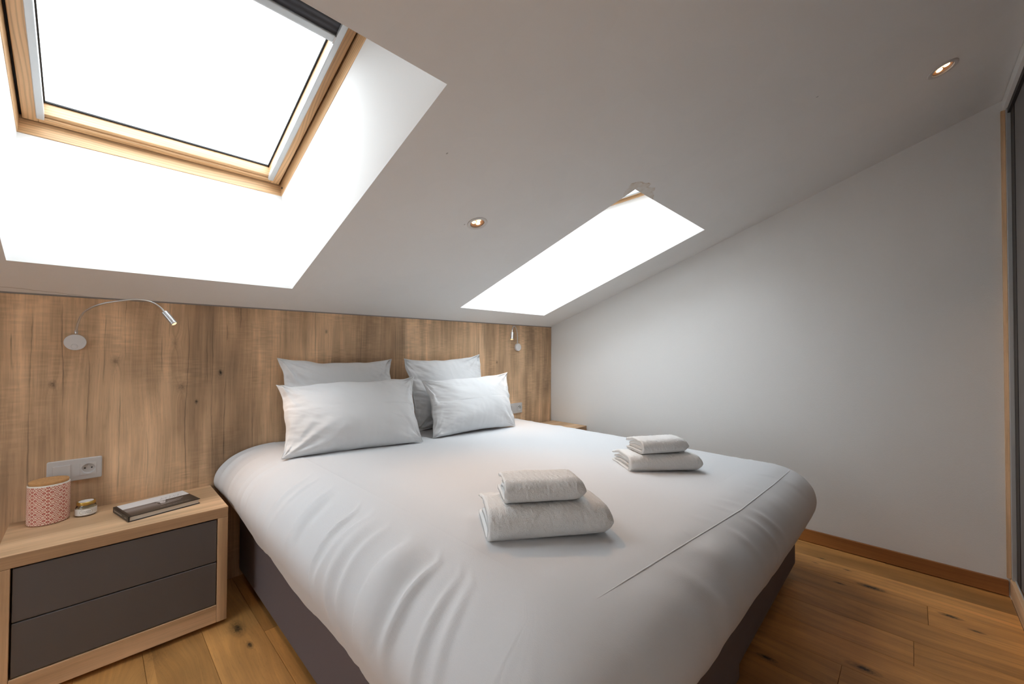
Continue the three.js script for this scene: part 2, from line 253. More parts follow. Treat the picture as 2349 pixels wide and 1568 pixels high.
// ------------------------------------------------------------------ roof windows
const glass = new THREE.MeshPhysicalMaterial({ color: 0xffffff, roughness: 0, transmission: 1, thickness: 0, ior: 1.5 });
const blindMat = std({ map: tex(64, 256, (x, y, o) => { const v = 62 + 14 * Math.sin(y / 256 * Math.PI * 2 * 16) + 6 * noise2(x * 0.9, y * 0.5); o[0] = v; o[1] = v; o[2] = v * 1.07; }), roughness: 0.9 });
function roofWindow(name, W, L, m, hasBlind, fd0 = 0) {
  const win = place(group(name), m);
  const P = (n, x0, x1, s0, s1, d0, d1, mat, grain, r = 0.003, parent = win, off) => mesh(n, box(x0, x1, -s1, -s0, d0, d1, r, grain, off ?? [x0 * 3.3 + 0.1, d0 * 2.1 + s0]), mat, parent);
  // fixed frame
  const fi = 0.003, fo = -0.035, fd1 = 0.09;
  P('frame_member', fo, W - fo, -0.035, fi, fd0, fd1, pineMat, 'x');
  P('frame_member', fo, W - fo, L - fi, L + 0.035, fd0, fd1, pineMat, 'x');
  P('frame_member', fo, fi, fi, L - fi, fd0, fd1, pineMat, 'y');
  const right = P('frame_member', W - fi, W - fo, fi, L - fi, fd0, fd1, pineMat, 'y');
  const plug = mesh('screw_cap', new THREE.CylinderGeometry(0.005, 0.005, 0.004, 16).rotateZ(Math.PI / 2).translate(W - fi - 0.001, -0.03, 0.028), blackMat, right); plug.position.set(0, 0, 0);
  // sash, set back in the frame with a dark gap
  const a = 0.011, sd = 0.058, se = 0.13;
  P('gap_seal', fi, W - fi, fi, a + 0.01, sd + 0.02, se, blackMat, 'x', 0.001);
  P('gap_seal', fi, W - fi, L - a - 0.01, L - fi, sd + 0.02, se, blackMat, 'x', 0.001);
  P('gap_seal', fi, a + 0.01, a, L - a, sd + 0.02, se, blackMat, 'y', 0.001);
  P('gap_seal', W - a - 0.01, W - fi, a, L - a, sd + 0.02, se, blackMat, 'y', 0.001);
  P('sash_member', a, 0.05, a, L - a, sd, se, pineMat, 'y');
  P('sash_member', W - 0.05, W - a, a, L - a, sd, se, pineMat, 'y');
  P('sash_member', 0.05, W - 0.05, a, 0.034, sd + 0.001, se, pineMat, 'x');
  P('sash_member', 0.05, W - 0.05, 0.033, 0.050, sd + 0.011, se, pineMat, 'x', 0.003, win, [0.2, 0.11]);
  P('sash_member', 0.05, W - 0.05, L - 0.05, L - a, sd + 0.001, se, pineMat, 'x');
  P('sash_lining', 0.05, 0.061, 0.05, L - 0.05, sd + 0.03, se, pineMat, 'y', 0.001);
  P('sash_lining', W - 0.061, W - 0.05, 0.05, L - 0.05, sd + 0.03, se, pineMat, 'y', 0.001);
  // blind guide rails
  P('guide_rail', 0.046, 0.066, 0.036, L - 0.05, sd - 0.008, sd + 0.02, alu, 'y', 0.003);
  P('guide_rail', W - 0.066, W - 0.044, 0.036, L - 0.05, sd - 0.008, sd + 0.02, alu, 'y', 0.003);
  // glazing
  const gk = 0.006, x0 = 0.061, x1 = W - 0.061, s0 = 0.05, s1 = L - 0.05;
  for (const q of [[x0, x1, s0, s0 + gk, 'x'], [x0, x1, s1 - gk, s1, 'x'], [x0, x0 + gk, s0 + gk, s1 - gk, 'y'], [x1 - gk, x1, s0 + gk, s1 - gk, 'y']]) P('gasket', q[0], q[1], q[2], q[3], 0.119, 0.127, blackMat, q[4], 0.001);
  const pane = mesh('glass_pane', new THREE.PlaneGeometry(x1 - x0, s1 - s0).translate((x0 + x1) / 2, -(s0 + s1) / 2, 0.124), glass, win); pane.castShadow = false;
  if (hasBlind) {
    const b = group('blind', win);
    P('bottom_bar', 0.055, W - 0.062, 0.862, 0.888, sd - 0.004, sd + 0.012, alu, 'x', 0.004, b);
    P('bar_lip', 0.055, W - 0.062, 0.855, 0.864, sd + 0.004, sd + 0.016, alu, 'x', 0.002, b);
    P('bar_cap', W - 0.070, W - 0.064, 0.858, 0.888, sd - 0.006, sd + 0.012, silverPlastic, 'y', 0.001, b);
    const cl = mesh('cloth', new THREE.BoxGeometry(W - 0.132, L - 0.05 - 0.886, 0.003).translate(W / 2, -(0.886 + L - 0.05) / 2, sd + 0.006), blindMat, b);
    cl.userData.label = 'charcoal grey pleated blind cloth';
  }
  return win;
}
const w1 = roofWindow('window_1', W1.x1 - W1.x0, W1.s1 - W1.s0, slopeMat(W1.x0, W1.s0, W1.d0), true);
tag(w1, 'pine framed roof window with dark grey blind above the bedside table with jars', 'window', STRUCT);
{ // the far window lies flatter than the ceiling
  const dd = W2.d1 - W2.d0, ll = W2.s1 - W2.s0, ang = Math.atan2(dd, ll);
  const m = slopeMat(W2.x0, W2.s0, W2.d0).multiply(new THREE.Matrix4().makeRotationX(-ang)).multiply(new THREE.Matrix4().makeTranslation(0, 0, -0.043));
  const w2 = roofWindow('window_2', W2.x1 - W2.x0, Math.hypot(dd, ll), m, false, 0.043);
  tag(w2, 'pine framed roof window deep inside the narrow opening near the plain white wall', 'window', STRUCT);
}

{ // upright window in the side wall
  const g = group('window_3', null, [XL - 0.06, GW.y0, GW.z0]); tag(g, 'white framed upright window in the side wall past the bedside table with jars', 'window', STRUCT);
  const w = GW.z1 - GW.z0, h = GW.y1 - GW.y0, fm = std({ color: rgb(225, 224, 222), roughness: 0.5 });
  for (const [z0, z1, y0, y1] of [[0, 0.05, 0, h], [w - 0.05, w, 0, h], [0.05, w - 0.05, 0, 0.05], [0.05, w - 0.05, h - 0.05, h], [w / 2 - 0.03, w / 2 + 0.03, 0.05, h - 0.05]]) mesh('frame_member', box(-0.025, 0.025, y0, y1, z0, z1, 0.003, 'y'), fm, g);
  for (const z0 of [0.05, w / 2 + 0.03]) mesh('glass_pane', new THREE.PlaneGeometry(w / 2 - 0.08, h - 0.1).rotateY(Math.PI / 2).translate(0, h / 2, z0 + (w / 2 - 0.08) / 2), glass, g).castShadow = false;
}

// ------------------------------------------------------------------ headboard panelling
const headboard = group('headboard'); tag(headboard, 'full width rustic brown oak panelling behind the bed', 'headboard');
{
  const seams = [XL + 0.002, -0.26, 2.048, XC - 0.004];
  for (let i = 0; i < 3; i++) {
    const x0 = seams[i] + 0.0006, x1 = seams[i + 1] - 0.0006, g = new RoundedBoxGeometry(x1 - x0, 1.301, 0.018, 2, 0.0012); g.translate((x0 + x1) / 2, 0.002 + 1.301 / 2, -0.009);
    const p = g.attributes.position, uv = new Float32Array(p.count * 2);
    for (let j = 0; j < p.count; j++) { uv[2 * j] = p.getY(j) / 1.36; let c = (p.getX(j) + 0.26) / 3.4; if (c < 0) c = -c; uv[2 * j + 1] = c; }
    g.setAttribute('uv', new THREE.BufferAttribute(uv, 2)); mesh('panel', g, headMat, headboard);
  }
  const cap = mesh('sealant_strip', box(XL, XC, 1.3028, 1.3095, -0.019, -0.0015, 0.001, 'x'), gapFill, headboard); cap.userData.label = 'grey sealant line along the top edge';
}

// ------------------------------------------------------------------ bedside tables
function bedsideTable(Wd) {
  const g = group('bedside_table');                       // origin: back left on the floor, 0.362 deep, 0.468 high
  const Dp = 0.362, H = 0.468;
  mesh('top', box(0, Wd, H - 0.04, H, 0, Dp, 0.0015, 'x', [0.1, 0.05]), oakMat, g);
  mesh('side_panel', box(0, 0.034, 0.018, H - 0.0405, 0, Dp, 0.0015, 'y', [0.3, 0.2]), oakMat, g);
  mesh('side_panel', box(Wd - 0.034, Wd, 0.018, H - 0.0405, 0, Dp, 0.0015, 'y', [0.6, 0.42]), oakMat, g);
  mesh('bottom_rail', box(0.0345, Wd - 0.0345, 0.018, 0.086, 0.02, Dp - 0.001, 0.0015, 'x', [0.5, 0.3]), oakMat, g);
  mesh('plinth', box(0.03, Wd - 0.03, 0.0, 0.019, 0.03, Dp - 0.04, 0.001, 'x'), oakMat, g);
  mesh('back_panel', box(0.0345, Wd - 0.0345, 0.087, H - 0.041, 0.003, 0.012, 0.001, 'x'), oakMat, g);
  for (const [y0, y1] of [[0.2575, H - 0.0455], [0.0885, 0.2545]]) {
    const d = mesh('drawer', box(0.038, Wd - 0.036, y0, y1, Dp - 0.026, Dp - 0.004, 0.003, 'x'), greyLacquer, g);
    mesh('drawer_box', box(0.055, Wd - 0.055, y0 + 0.015, y1 - 0.02, 0.03, Dp - 0.0265, 0.002, 'x'), oakMat, d);
  }
  return g;
}
const TABLE = [-0.197, 0, 0.001], TY = 0.468;
const t1 = bedsideTable(0.595); t1.position.set(...TABLE); tag(t1, 'oak bedside table with two grey drawers carrying canister, jar and book', 'bedside table', { group: 'bedside tables' });
const t2 = bedsideTable(0.345); t2.position.set(XC - 0.016 - 0.345, 0, 0.03); tag(t2, 'bare narrow oak bedside table between the bed and the plain white wall', 'bedside table', { group: 'bedside tables' });

// ------------------------------------------------------------------ bed
const BX0 = 0.508, BX1 = 2.458, BZ = 1.935;
const boxTex = tex(64, 64, (x, y, o) => { const v = 118 + 60 * (((x + y) % 8) / 8 - 0.5) + 30 * noise2(x * 0.8, y * 0.8); o[0] = o[1] = o[2] = v; }, { srgb: false });
const boxMat = std({ color: rgb(104, 95, 97), roughness: 0.95, bumpMap: scaled(boxTex, 40, 40), bumpScale: 0.0006 });
const bed = group('bed'); tag(bed, 'double bed of two dark grey fabric box springs under the white duvet', 'bed');
mesh('box_spring', box(BX0, 1.481, 0.045, 0.34, 0.03, BZ + 0.012, 0.022, 'x', [0, 0], 5), boxMat, bed);
mesh('box_spring', box(1.484, BX1, 0.045, 0.34, 0.03, BZ - 0.006, 0.022, 'x', [0, 0], 5), boxMat, bed);
const mattressMat = std({ color: rgb(225, 224, 222), roughness: 0.9 });
mesh('mattress', box(BX0 + 0.03, 1.481, 0.342, 0.48, 0.04, BZ - 0.04, 0.03, 'x', [0, 0], 4), mattressMat, bed);
mesh('mattress', box(1.484, BX1 - 0.03, 0.342, 0.48, 0.04, BZ - 0.04, 0.03, 'x', [0, 0], 4), mattressMat, bed);
for (const x of [BX0 + 0.08, 1.42, 1.55, BX1 - 0.08]) for (const z of [0.12, BZ - 0.16]) mesh('leg', new THREE.CylinderGeometry(0.025, 0.02, 0.048, 20).translate(x, 0.024, z), blackMat, bed);

// duvet: rings from the spine of the bed out over the edges and down to the hem
const topY = (x, z) => 0.628 - 0.042 * (x - 0.6) + 0.004 * fbm(x * 2.1, z * 2.1, 2) - 0.008 * sstep(1.2, 1.85, z);
const DPROF = [[-0.16, 0], [-0.12, -0.001], [-0.08, -0.005], [-0.04, -0.013], [0.0, -0.027], [0.035, -0.047], [0.062, -0.074], [0.082, -0.106], [0.090, -0.14], [0.086, -0.18], [0.072, -0.22], [0.055, -0.26], [0.040, -0.295], [0.026, -0.318], [0.010, -0.326], [0.004, -0.312]];
const profCurve = new THREE.CatmullRomCurve3(DPROF.map((q) => new THREE.Vector3(q[0], q[1], 0)));
const NL = 230, NC = 46, NF = 230, NR = 130, DP = NL + NC + NF + NC + NR;      // points along left, corner, foot, corner, right
function contour(i, e) {
  const z0 = 0.012, r = Math.max(0.05, 0.105 + e * 0.9), xl = BX0 - e, xr = BX1 + e, zf = BZ + e;
  if (i < NL) return [xl, lerp(z0, zf - r, i / NL), -1, 0];
  i -= NL; if (i < NC) { const a = i / NC * Math.PI / 2; return [xl + r - r * Math.cos(a), zf - r + r * Math.sin(a), -Math.cos(a), Math.sin(a)]; }
  i -= NC; if (i < NF) return [lerp(xl + r, xr - r, i / NF), zf, 0, 1];
  i -= NF; if (i < NC) { const a = i / NC * Math.PI / 2; return [xr - r + r * Math.sin(a), zf - r + r * Math.cos(a), Math.sin(a), Math.cos(a)]; }
  i -= NC; return [xr, lerp(zf - r, z0, i / NR), 1, 0];
}
const NI = 46, NE = 110;     // inner rings, edge rings
function hemScale(i) { const [, z] = contour(i, 0); return i < NL ? lerp(0.70, 1.0, sstep(0.0, 0.9, z)) : i > DP - NR ? lerp(0.72, 1, sstep(0, 0.9, z)) : 1; }
function duvetPoint(i, k) {
  if (k <= NI) {
    const [cx, cz] = contour(i, DPROF[0][0]), t = k / NI, sx = 1.483, szz = Math.min(cz, 1.25);
    const x = lerp(sx, cx, t), z = lerp(szz, cz, t); return [x, topY(x, z), z];
  }
  const q = profCurve.getPointAt((k - NI) / NE), [x, z] = contour(i, q.x), hs = hemScale(i);
  const inner = contour(i, -0.12);
  const wav = 0.016 * sstep(-0.2, -0.31, q.y) * fbm(x * 6 + 2, z * 6, 2);
  return [x, wav + topY(inner[0], inner[1]) + q.y * (q.y < -0.14 ? (0.14 + (-q.y - 0.14) * hs * 1.0) / -q.y : 1), z];
}
function seamE(i) { return lerp(-0.055, -0.012, clamp((i - NL - NC) / (NF * 0.55), 0, 1)); }
const kOfE = (e) => { let k = 0; while (k < NE && profCurve.getPointAt(k / NE).x < e) k++; return NI + k; };
function foldShift(i, k, arc) {      // creases pulled over the shoulder of the duvet
  if (k < NI) return 0;
  const t = (k - NI) / NE, m1 = NL + NC * 0.5, m2 = NL + NC * 1.5 + NF;
  const foot = sstep(m1 - 30, m1 + 30, i) * (1 - sstep(m2 - 30, m2 + 30, i)), right = sstep(m2 - 30, m2 + 30, i);
  const corner = Math.max(Math.exp(-(((i - m1) / 42) ** 2)), Math.exp(-(((i - m2) / 42) ** 2)));
  const env = sstep(0.08, 0.32, t) * (1 - 0.8 * sstep(0.45, 0.75, t)) * (1 - corner * (1 - sstep(0.5, 0.8, t)) * 0.95);
  const w = 0.035 * fbm(arc * 4, t * 2.5, 2), q = arc + w - lerp(0.10, 0.26, foot) * t;
  const lam = lerp(0.085, 0.15, foot), n = fbm(q / lam, t * 0.8 + 3, 2), rid = Math.exp(-14 * noise2(q / lam * 1.2 + 31, t * 0.7) ** 2);
  const mod = 0.25 + 0.75 * sstep(-0.25, 0.35, fbm(arc * 2.3 + 5, t * 1.2, 2));
  const side = 1 - foot, seamGap = foot > 0.01 ? 1 - 0.95 * foot * Math.exp(-(((k - kSeam[i]) / 7) ** 2)) : 1;
  return env * mod * seamGap * lerp(0.030 * n + 0.020 * (rid - 0.3), 0.011 * n + 0.007 * (rid - 0.3), foot) * (1 - 0.5 * right);
}
const kSeam = new Float32Array(DP + 1); for (let i = 0; i <= DP; i++) kSeam[i] = kOfE(seamE(i));
const duvetGeo = (() => {
  const cols = DP + 1, rows = NI + NE + 1, pos = new Float32Array(cols * rows * 3), arcs = new Float32Array(cols);
  for (let i = 1; i < cols; i++) { const a = contour(i - 1, 0), b = contour(i, 0); arcs[i] = arcs[i - 1] + Math.hypot(a[0] - b[0], a[1] - b[1]); }
  for (let i = 0; i < cols; i++) for (let k = 0; k < rows; k++) pos.set(duvetPoint(i, k), (i * rows + k) * 3);
  const idx = [];
  for (let i = 0; i + 1 < cols; i++) for (let k = 0; k + 1 < rows; k++) { const a = i * rows + k, b = a + rows; idx.push(a, a + 1, b, b, a + 1, b + 1); }
  const g = new THREE.BufferGeometry(); g.setAttribute('position', new THREE.BufferAttribute(pos, 3)); g.setIndex(idx); g.computeVertexNormals();
  const n = g.attributes.normal;
  const sgn = n.getY(5 * rows + NI) > 0 ? 1 : -1;
  for (let i = 0; i < cols; i++) for (let k = 0; k < rows; k++) {
    const v = i * rows + k, s = foldShift(i, k, arcs[i]) * sgn; pos[v * 3] += n.getX(v) * s; pos[v * 3 + 1] += n.getY(v) * s; pos[v * 3 + 2] += n.getZ(v) * s;
  }
  const uv = new Float32Array(cols * rows * 2); for (let v = 0; v < cols * rows; v++) { uv[2 * v] = pos[3 * v] + pos[3 * v + 1] * 0.5; uv[2 * v + 1] = pos[3 * v + 2] + pos[3 * v + 1] * 0.5; }
  g.setAttribute('uv', new THREE.BufferAttribute(uv, 2));
  g.computeVertexNormals(); g.userData = { rows };
  return g;
})();
const weave = scaled(grainTex, 9, 9);
const cotton = std({ color: rgb(217, 218, 220), roughness: 0.92, bumpMap: weave, bumpScale: 0.00025 });
const duvet = mesh('duvet', duvetGeo, cotton); tag(duvet, 'smooth white duvet covering the whole bed', 'duvet');
{
  const rows = duvetGeo.userData.rows, p = duvetGeo.attributes.position, pts = [];
  const yOfE = (e) => { let a = 0, b = 0.6; for (let n = 0; n < 30; n++) { const m = (a + b) / 2; profCurve.getPointAt(m).x < e ? a = m : b = m; } return profCurve.getPointAt(a).y; };
  for (let i = NL + NC - 4; i < NL + NC + NF + 24; i += 5) { const e = seamE(i), c = contour(i, e), n = contour(i, -0.12); pts.push(new THREE.Vector3(c[0], topY(n[0], n[1]) + yOfE(e) + 0.0006, c[1])); }
  const cv = new THREE.CatmullRomCurve3(pts).getSpacedPoints(280), rib = [], ix = [];      // flat sewn edge lying on the cloth
  cv.forEach((q, i) => { for (const [dy, dz] of [[-0.0006, -0.0030], [0.0010, -0.0016], [0.0008, 0.0014], [-0.0012, 0.0022]]) { const f = sstep(0, 45, i) * sstep(280, 262, i); rib.push(q.x, q.y - 0.0014 * (1 - f) + dy * f, q.z + dz * f); } if (i) for (let c = 0; c < 3; c++) { const a = (i - 1) * 4 + c, b = i * 4 + c; ix.push(a, a + 1, b, b, a + 1, b + 1); } });
  const sg = new THREE.BufferGeometry(); sg.setAttribute('position', new THREE.Float32BufferAttribute(rib, 3)); sg.setIndex(ix); sg.computeVertexNormals(); sg.setAttribute('uv', new THREE.Float32BufferAttribute(new Float32Array(rib.length / 3 * 2), 2));
  mesh('seam', sg, cotton, duvet);
}

// ------------------------------------------------------------------ pillows
const pillowCotton = std({ color: rgb(228, 229, 230), roughness: 0.92, bumpMap: weave, bumpScale: 0.00025 });
// corners: BL, BR, TL, TR in the room; bulge is half the thickness; opts shape the edges
function pillow(label, c, T, seed, o = {}) {
  const N = 110, pos = [], idx = [], base = new THREE.Vector3().add(c[0]).add(c[1]).multiplyScalar(0.5);
  const ex = c[1].clone().sub(c[0]).add(c[3]).sub(c[2]).normalize(), ey = c[2].clone().sub(c[0]).add(c[3]).sub(c[1]).normalize(), nz = ex.clone().cross(ey).normalize();
  const wid = c[1].distanceTo(c[0]), hei = c[2].distanceTo(c[0]);
  const pin = o.pin ?? 0.085, uvs = [];
  for (let f = 0; f < 2; f++) for (let j = 0; j <= N; j++) for (let i = 0; i <= N; i++) {
    let u = i / N * 2 - 1, v = j / N * 2 - 1; u = Math.sin(u * Math.PI / 2) * 0.35 + u * 0.65; v = Math.sin(v * Math.PI / 2) * 0.35 + v * 0.65;
    const au = Math.abs(u), av = Math.abs(v);
    // edges pull in between the corners
    const edgeU = pin * (1 - av ** 2.6) * au ** 5 * (1 + 0.5 * fbm(v * 2 + seed, Math.sign(u) * 3 + seed, 2)), edgeV = (o.pinV ?? pin * 1.25) * (1 - au ** 2.6) * av ** 5 * (1 + 0.7 * fbm(u * 2.3 + seed * 2, Math.sign(v) * 5, 2)) * (v < 0 ? (o.low ?? 0.5) : 1);
    const uu = u * (1 - edgeU), vv = v * (1 - edgeV);
    const a = (uu + 1) / 2, b = (vv + 1) / 2;
    const p = new THREE.Vector3().addScaledVector(c[0], (1 - a) * (1 - b)).addScaledVector(c[1], a * (1 - b)).addScaledVector(c[2], (1 - a) * b).addScaledVector(c[3], a * b);
    let th = T * Math.pow(Math.max(0, 1 - au ** 2.3), 0.72) * Math.pow(Math.max(0, 1 - av ** 2.3), 0.68) * (1 - 0.25 * v);
    // creases running in from the corners and short sides
    const rx = (1 - au) * wid / 2, ry = (1 - av) * hei / 2, cd = Math.hypot(rx, ry), ang = Math.atan2(ry, rx);
    const q = u < 0 ? 1 : 0.6, sideW = Math.exp(-rx / 0.11) * q, corner = Math.exp(-cd / 0.14);
    let cr = 0.020 * sideW * fbm(vv * hei * 13 + seed * 5 + uu * 2.5, uu * 3 + seed, 3) + 0.020 * corner * noise2(ang * 5.5 + seed * 3 + (u > 0 ? 7 : 0) + (v > 0 ? 13 : 0), cd * 7) + 0.011 * Math.exp(-ry / 0.07) * fbm(uu * wid * 12 + seed, vv * 2, 2) + 0.008 * fbm(uu * 1.7 + seed * 4, vv * 1.7 + 1.1 * uu, 2);
    cr *= Math.min(1, Math.min(rx, ry) / 0.012);
    p.addScaledVector(nz, (f ? -1 : 1) * th + cr * (f ? 0.5 : 1));
    // flop of the edge strip
    p.addScaledVector(nz, 0.012 * (au ** 8 + av ** 8) * noise2(uu * 4 + seed, vv * 4 + seed * 2));
    const yb = topY(p.x, Math.min(p.z, 1.8)) + 0.001; if (p.y < yb) { p.z += (f ? -0.2 : 0.35) * (yb - p.y); p.y = yb + 0.0005 * (1 - f); }
    if (p.z < 0.004) p.z = 0.004;
    pos.push(p.x, p.y, p.z); uvs.push(uu * wid / 2, vv * hei / 2);
  }
  const n1 = (N + 1) * (N + 1);
  for (let j = 0; j < N; j++) for (let i = 0; i < N; i++) { const a = j * (N + 1) + i, b = a + 1, d = a + N + 1, e = d + 1; idx.push(a, b, d, b, e, d, n1 + a, n1 + d, n1 + b, n1 + b, n1 + d, n1 + e); }
  let g = new THREE.BufferGeometry(); g.setAttribute('position', new THREE.Float32BufferAttribute(pos, 3)); g.setAttribute('uv', new THREE.Float32BufferAttribute(uvs, 2)); g.setIndex(idx);
  g = mergeVertices(g, 1e-5); g.computeVertexNormals(); g.translate(-base.x, -base.y, -base.z);
  const m = mesh(numbered('pillow'), g, pillowCotton); m.position.copy(base); tag(m, label, 'pillow', { group: 'white pillows on the bed' }); return m;
}
const V = (x, y, z) => new THREE.Vector3(x, y, z);
pillow('square white pillow against the panelling, on the side of the table with jars', [V(0.665, 0.615, 0.15), V(1.30, 0.60, 0.15), V(0.658, 1.060, 0.055), V(1.292, 1.043, 0.055)], 0.065, 2.3);
pillow('square white pillow against the panelling, on the plain white wall side', [V(1.41, 0.59, 0.15), V(2.05, 0.575, 0.15), V(1.362, 1.042, 0.06), V(2.003, 1.068, 0.06)], 0.07, 5.1);
pillow('oblong white pillow leaning in front, on the side of the table with jars', [V(0.575, 0.625, 0.40), V(1.265, 0.60, 0.44), V(0.612, 0.938, 0.20), V(1.362, 0.942, 0.20)], 0.105, 7.7);
pillow('oblong white pillow leaning in front, on the plain white wall side', [V(1.372, 0.595, 0.385), V(2.085, 0.57, 0.36), V(1.415, 0.918, 0.195), V(2.160, 0.934, 0.195)], 0.095, 9.4);

// ------------------------------------------------------------------ folded towels
const terryTex = tex(256, 256, (x, y, o) => { const v = 128 + 80 * noise2(x * 0.5, y * 0.5) + 50 * noise2(x * 0.19 + 7, y * 0.19); o[0] = o[1] = o[2] = v; }, { srgb: false });
const terry = std({ color: rgb(234, 234, 233), roughness: 1, bumpMap: scaled(terryTex, 7, 7), bumpScale: 0.0012 });
// nested folds: every layer is a thick strip bent round the front fold; local x along the fold, z towards the front
function foldLayer(len, dep, h0, h1, thick, seed, fuzz, back, closed) {
  const mid = [], n = 46, hm = (h0 + h1) / 2, rr = (h1 - h0) / 2;
  for (let i = 0; i <= 14; i++) mid.push([lerp(-dep / 2 + back, dep / 2 - rr, i / 14), h0, 0, -1]);
  for (let i = 1; i < n - 28; i++) { const a = -Math.PI / 2 + Math.PI * i / (n - 28); mid.push([dep / 2 - rr + rr * 0.95 * Math.cos(a), hm + rr * Math.sin(a), Math.cos(a), Math.sin(a)]); }
  for (let i = 0; i <= 14; i++) mid.push([lerp(dep / 2 - rr, -dep / 2 + back, i / 14), h1, 0, 1]);
  const ring = [], M = mid.length, t2 = thick / 2;
  for (const [z, y, nzz, ny] of mid) ring.push([z + nzz * t2, y + ny * t2, nzz, ny]);
  const [ez, ey] = mid[M - 1]; for (let i = 1; i < 6; i++) { const a = Math.PI / 2 + Math.PI * i / 6; ring.push([ez + Math.cos(a) * t2, ey + Math.sin(a) * t2, Math.cos(a), Math.sin(a)]); }
  for (let i = M - 1; i >= 0; i--) { const [z, y, nzz, ny] = mid[i]; ring.push([z - nzz * t2, y - ny * t2, -nzz, -ny]); }
  const [bz, by] = mid[0]; for (let i = 1; i < 6; i++) { const a = Math.PI / 2 - Math.PI * i / 6; ring.push([bz - Math.cos(a - Math.PI / 2) * t2 * 1.0, by + Math.sin(a) * t2, -1, 0]); }
  const K = 90, R = ring.length, pos = [], idx = [], uv = [];
  for (let k = 0; k <= K; k++) {
    const t = k / K, x = (t - 0.5) * len, rim = Math.max(0, 1 - Math.min(t, 1 - t) * len / (thick * 0.5)), ins = 0.6 * t2 * (1 - Math.sqrt(Math.max(0, 1 - rim * rim))), t0 = 1 - 0.038 / len, ft = closed && t > t0 ? Math.sqrt(Math.max(0, 1 - ((t - t0) / (1 - t0)) ** 2)) : 1;
    let acc = 0;
    for (let i = 0; i < R; i++) {
      const [z, y, nzz, ny] = ring[i]; acc += i ? Math.hypot(z - ring[i - 1][0], y - ring[i - 1][1]) : 0;
      const amt = y > h0 + 0.01 ? 1 : 0.15, big = 0.006 * fbm(x * 9 + seed, z * 9 + y * 14, 3) * amt, fz = fuzz * noise2(x * 210 + seed * 9, acc * 210) * amt;
      const droop = (z < -dep * 0.1 ? -0.25 * (-dep * 0.1 - z) * (y / h1) : 0);
      pos.push(x * (1 + 0.02 * noise2(z * 12 + seed, y * 20)), Math.max(0, hm * 0.8 + (y - hm * 0.8) * ft + droop + ny * (big + fz - ins) * ft), z * (0.86 + 0.14 * ft) + nzz * (big + fz - ins) * ft); uv.push(x, acc);
    }
  }
  for (let k = 0; k < K; k++) for (let i = 0; i < R; i++) { const a = k * R + i, b = k * R + (i + 1) % R, c2 = a + R, d2 = b + R; idx.push(a, c2, b, b, c2, d2); }
  // end caps between outside and inside of the strip
  for (const k of [0, K]) for (let i = 0; i < M - 1; i++) { const o0 = k * R + i, o1 = o0 + 1, i0 = k * R + (R - 6 - i), i1 = i0 - 1; idx.push(o0, o1, i0, o1, i1, i0); }
  const g = new THREE.BufferGeometry(); g.setAttribute('position', new THREE.Float32BufferAttribute(pos, 3)); g.setAttribute('uv', new THREE.Float32BufferAttribute(uv, 2)); g.setIndex(idx); g.computeVertexNormals(); return g;
}
function towel(name, label, grp, len, dep, h, pos, turn, seed, fuzz) {
  const g = group(name, null, pos); g.rotation.y = turn; tag(g, label, 'towel', { group: grp });
  const th = h > 0.07 ? 0.017 : 0.015;
  mesh('outer_fold', foldLayer(len, dep, th / 2, h - th / 2, th, seed, fuzz, 0.01, true), terry, g);
  mesh('inner_fold', foldLayer(len - 0.05, dep - 0.045, th * 1.55, h - th * 1.55, th * 0.9, seed + 3, fuzz, 0.004), terry, g).position.x = -0.018;
  if (h - th * 5.2 > 0.004) mesh('inner_fold', foldLayer(len - 0.06, dep - 0.09, th * 2.55, h - th * 2.55, Math.min(th * 0.8, h - th * 5.1), seed + 5, fuzz, 0.0), terry, g).position.x = -0.02;
  return g;
}
{
  const bath = (x, z, turn, label, seed, h) => towel('bath_towel', label, 'folded bath towels', 0.345, 0.22, h, [x, topY(x, z) + 0.0015, z], turn, seed, 0.0016);
  const hand = (x, z, y, turn, label, seed, L) => towel('hand_towel', label, 'folded hand towels', L, 0.15, 0.062, [x, y, z], turn, seed, 0.0016);
  const A = -0.61, B = -0.68;
  bath(0.909, 1.590, A, 'folded white bath towel below a hand towel in the middle of the bed foot', 1.1, 0.084);
  hand(0.897, 1.590, topY(0.909, 1.59) + 0.0015 + 0.087, A - 0.02, 'small white towel on top of the bath towel in the middle of the bed foot', 4.2, 0.225);
  bath(1.835, 1.495, B, 'folded white bath towel below a hand towel nearer the plain white wall', 6.6, 0.072);
  hand(1.825, 1.505, topY(1.835, 1.495) + 0.0015 + 0.075, B + 0.12, 'small white towel on top of the bath towel nearer the plain white wall', 8.8, 0.235);
}

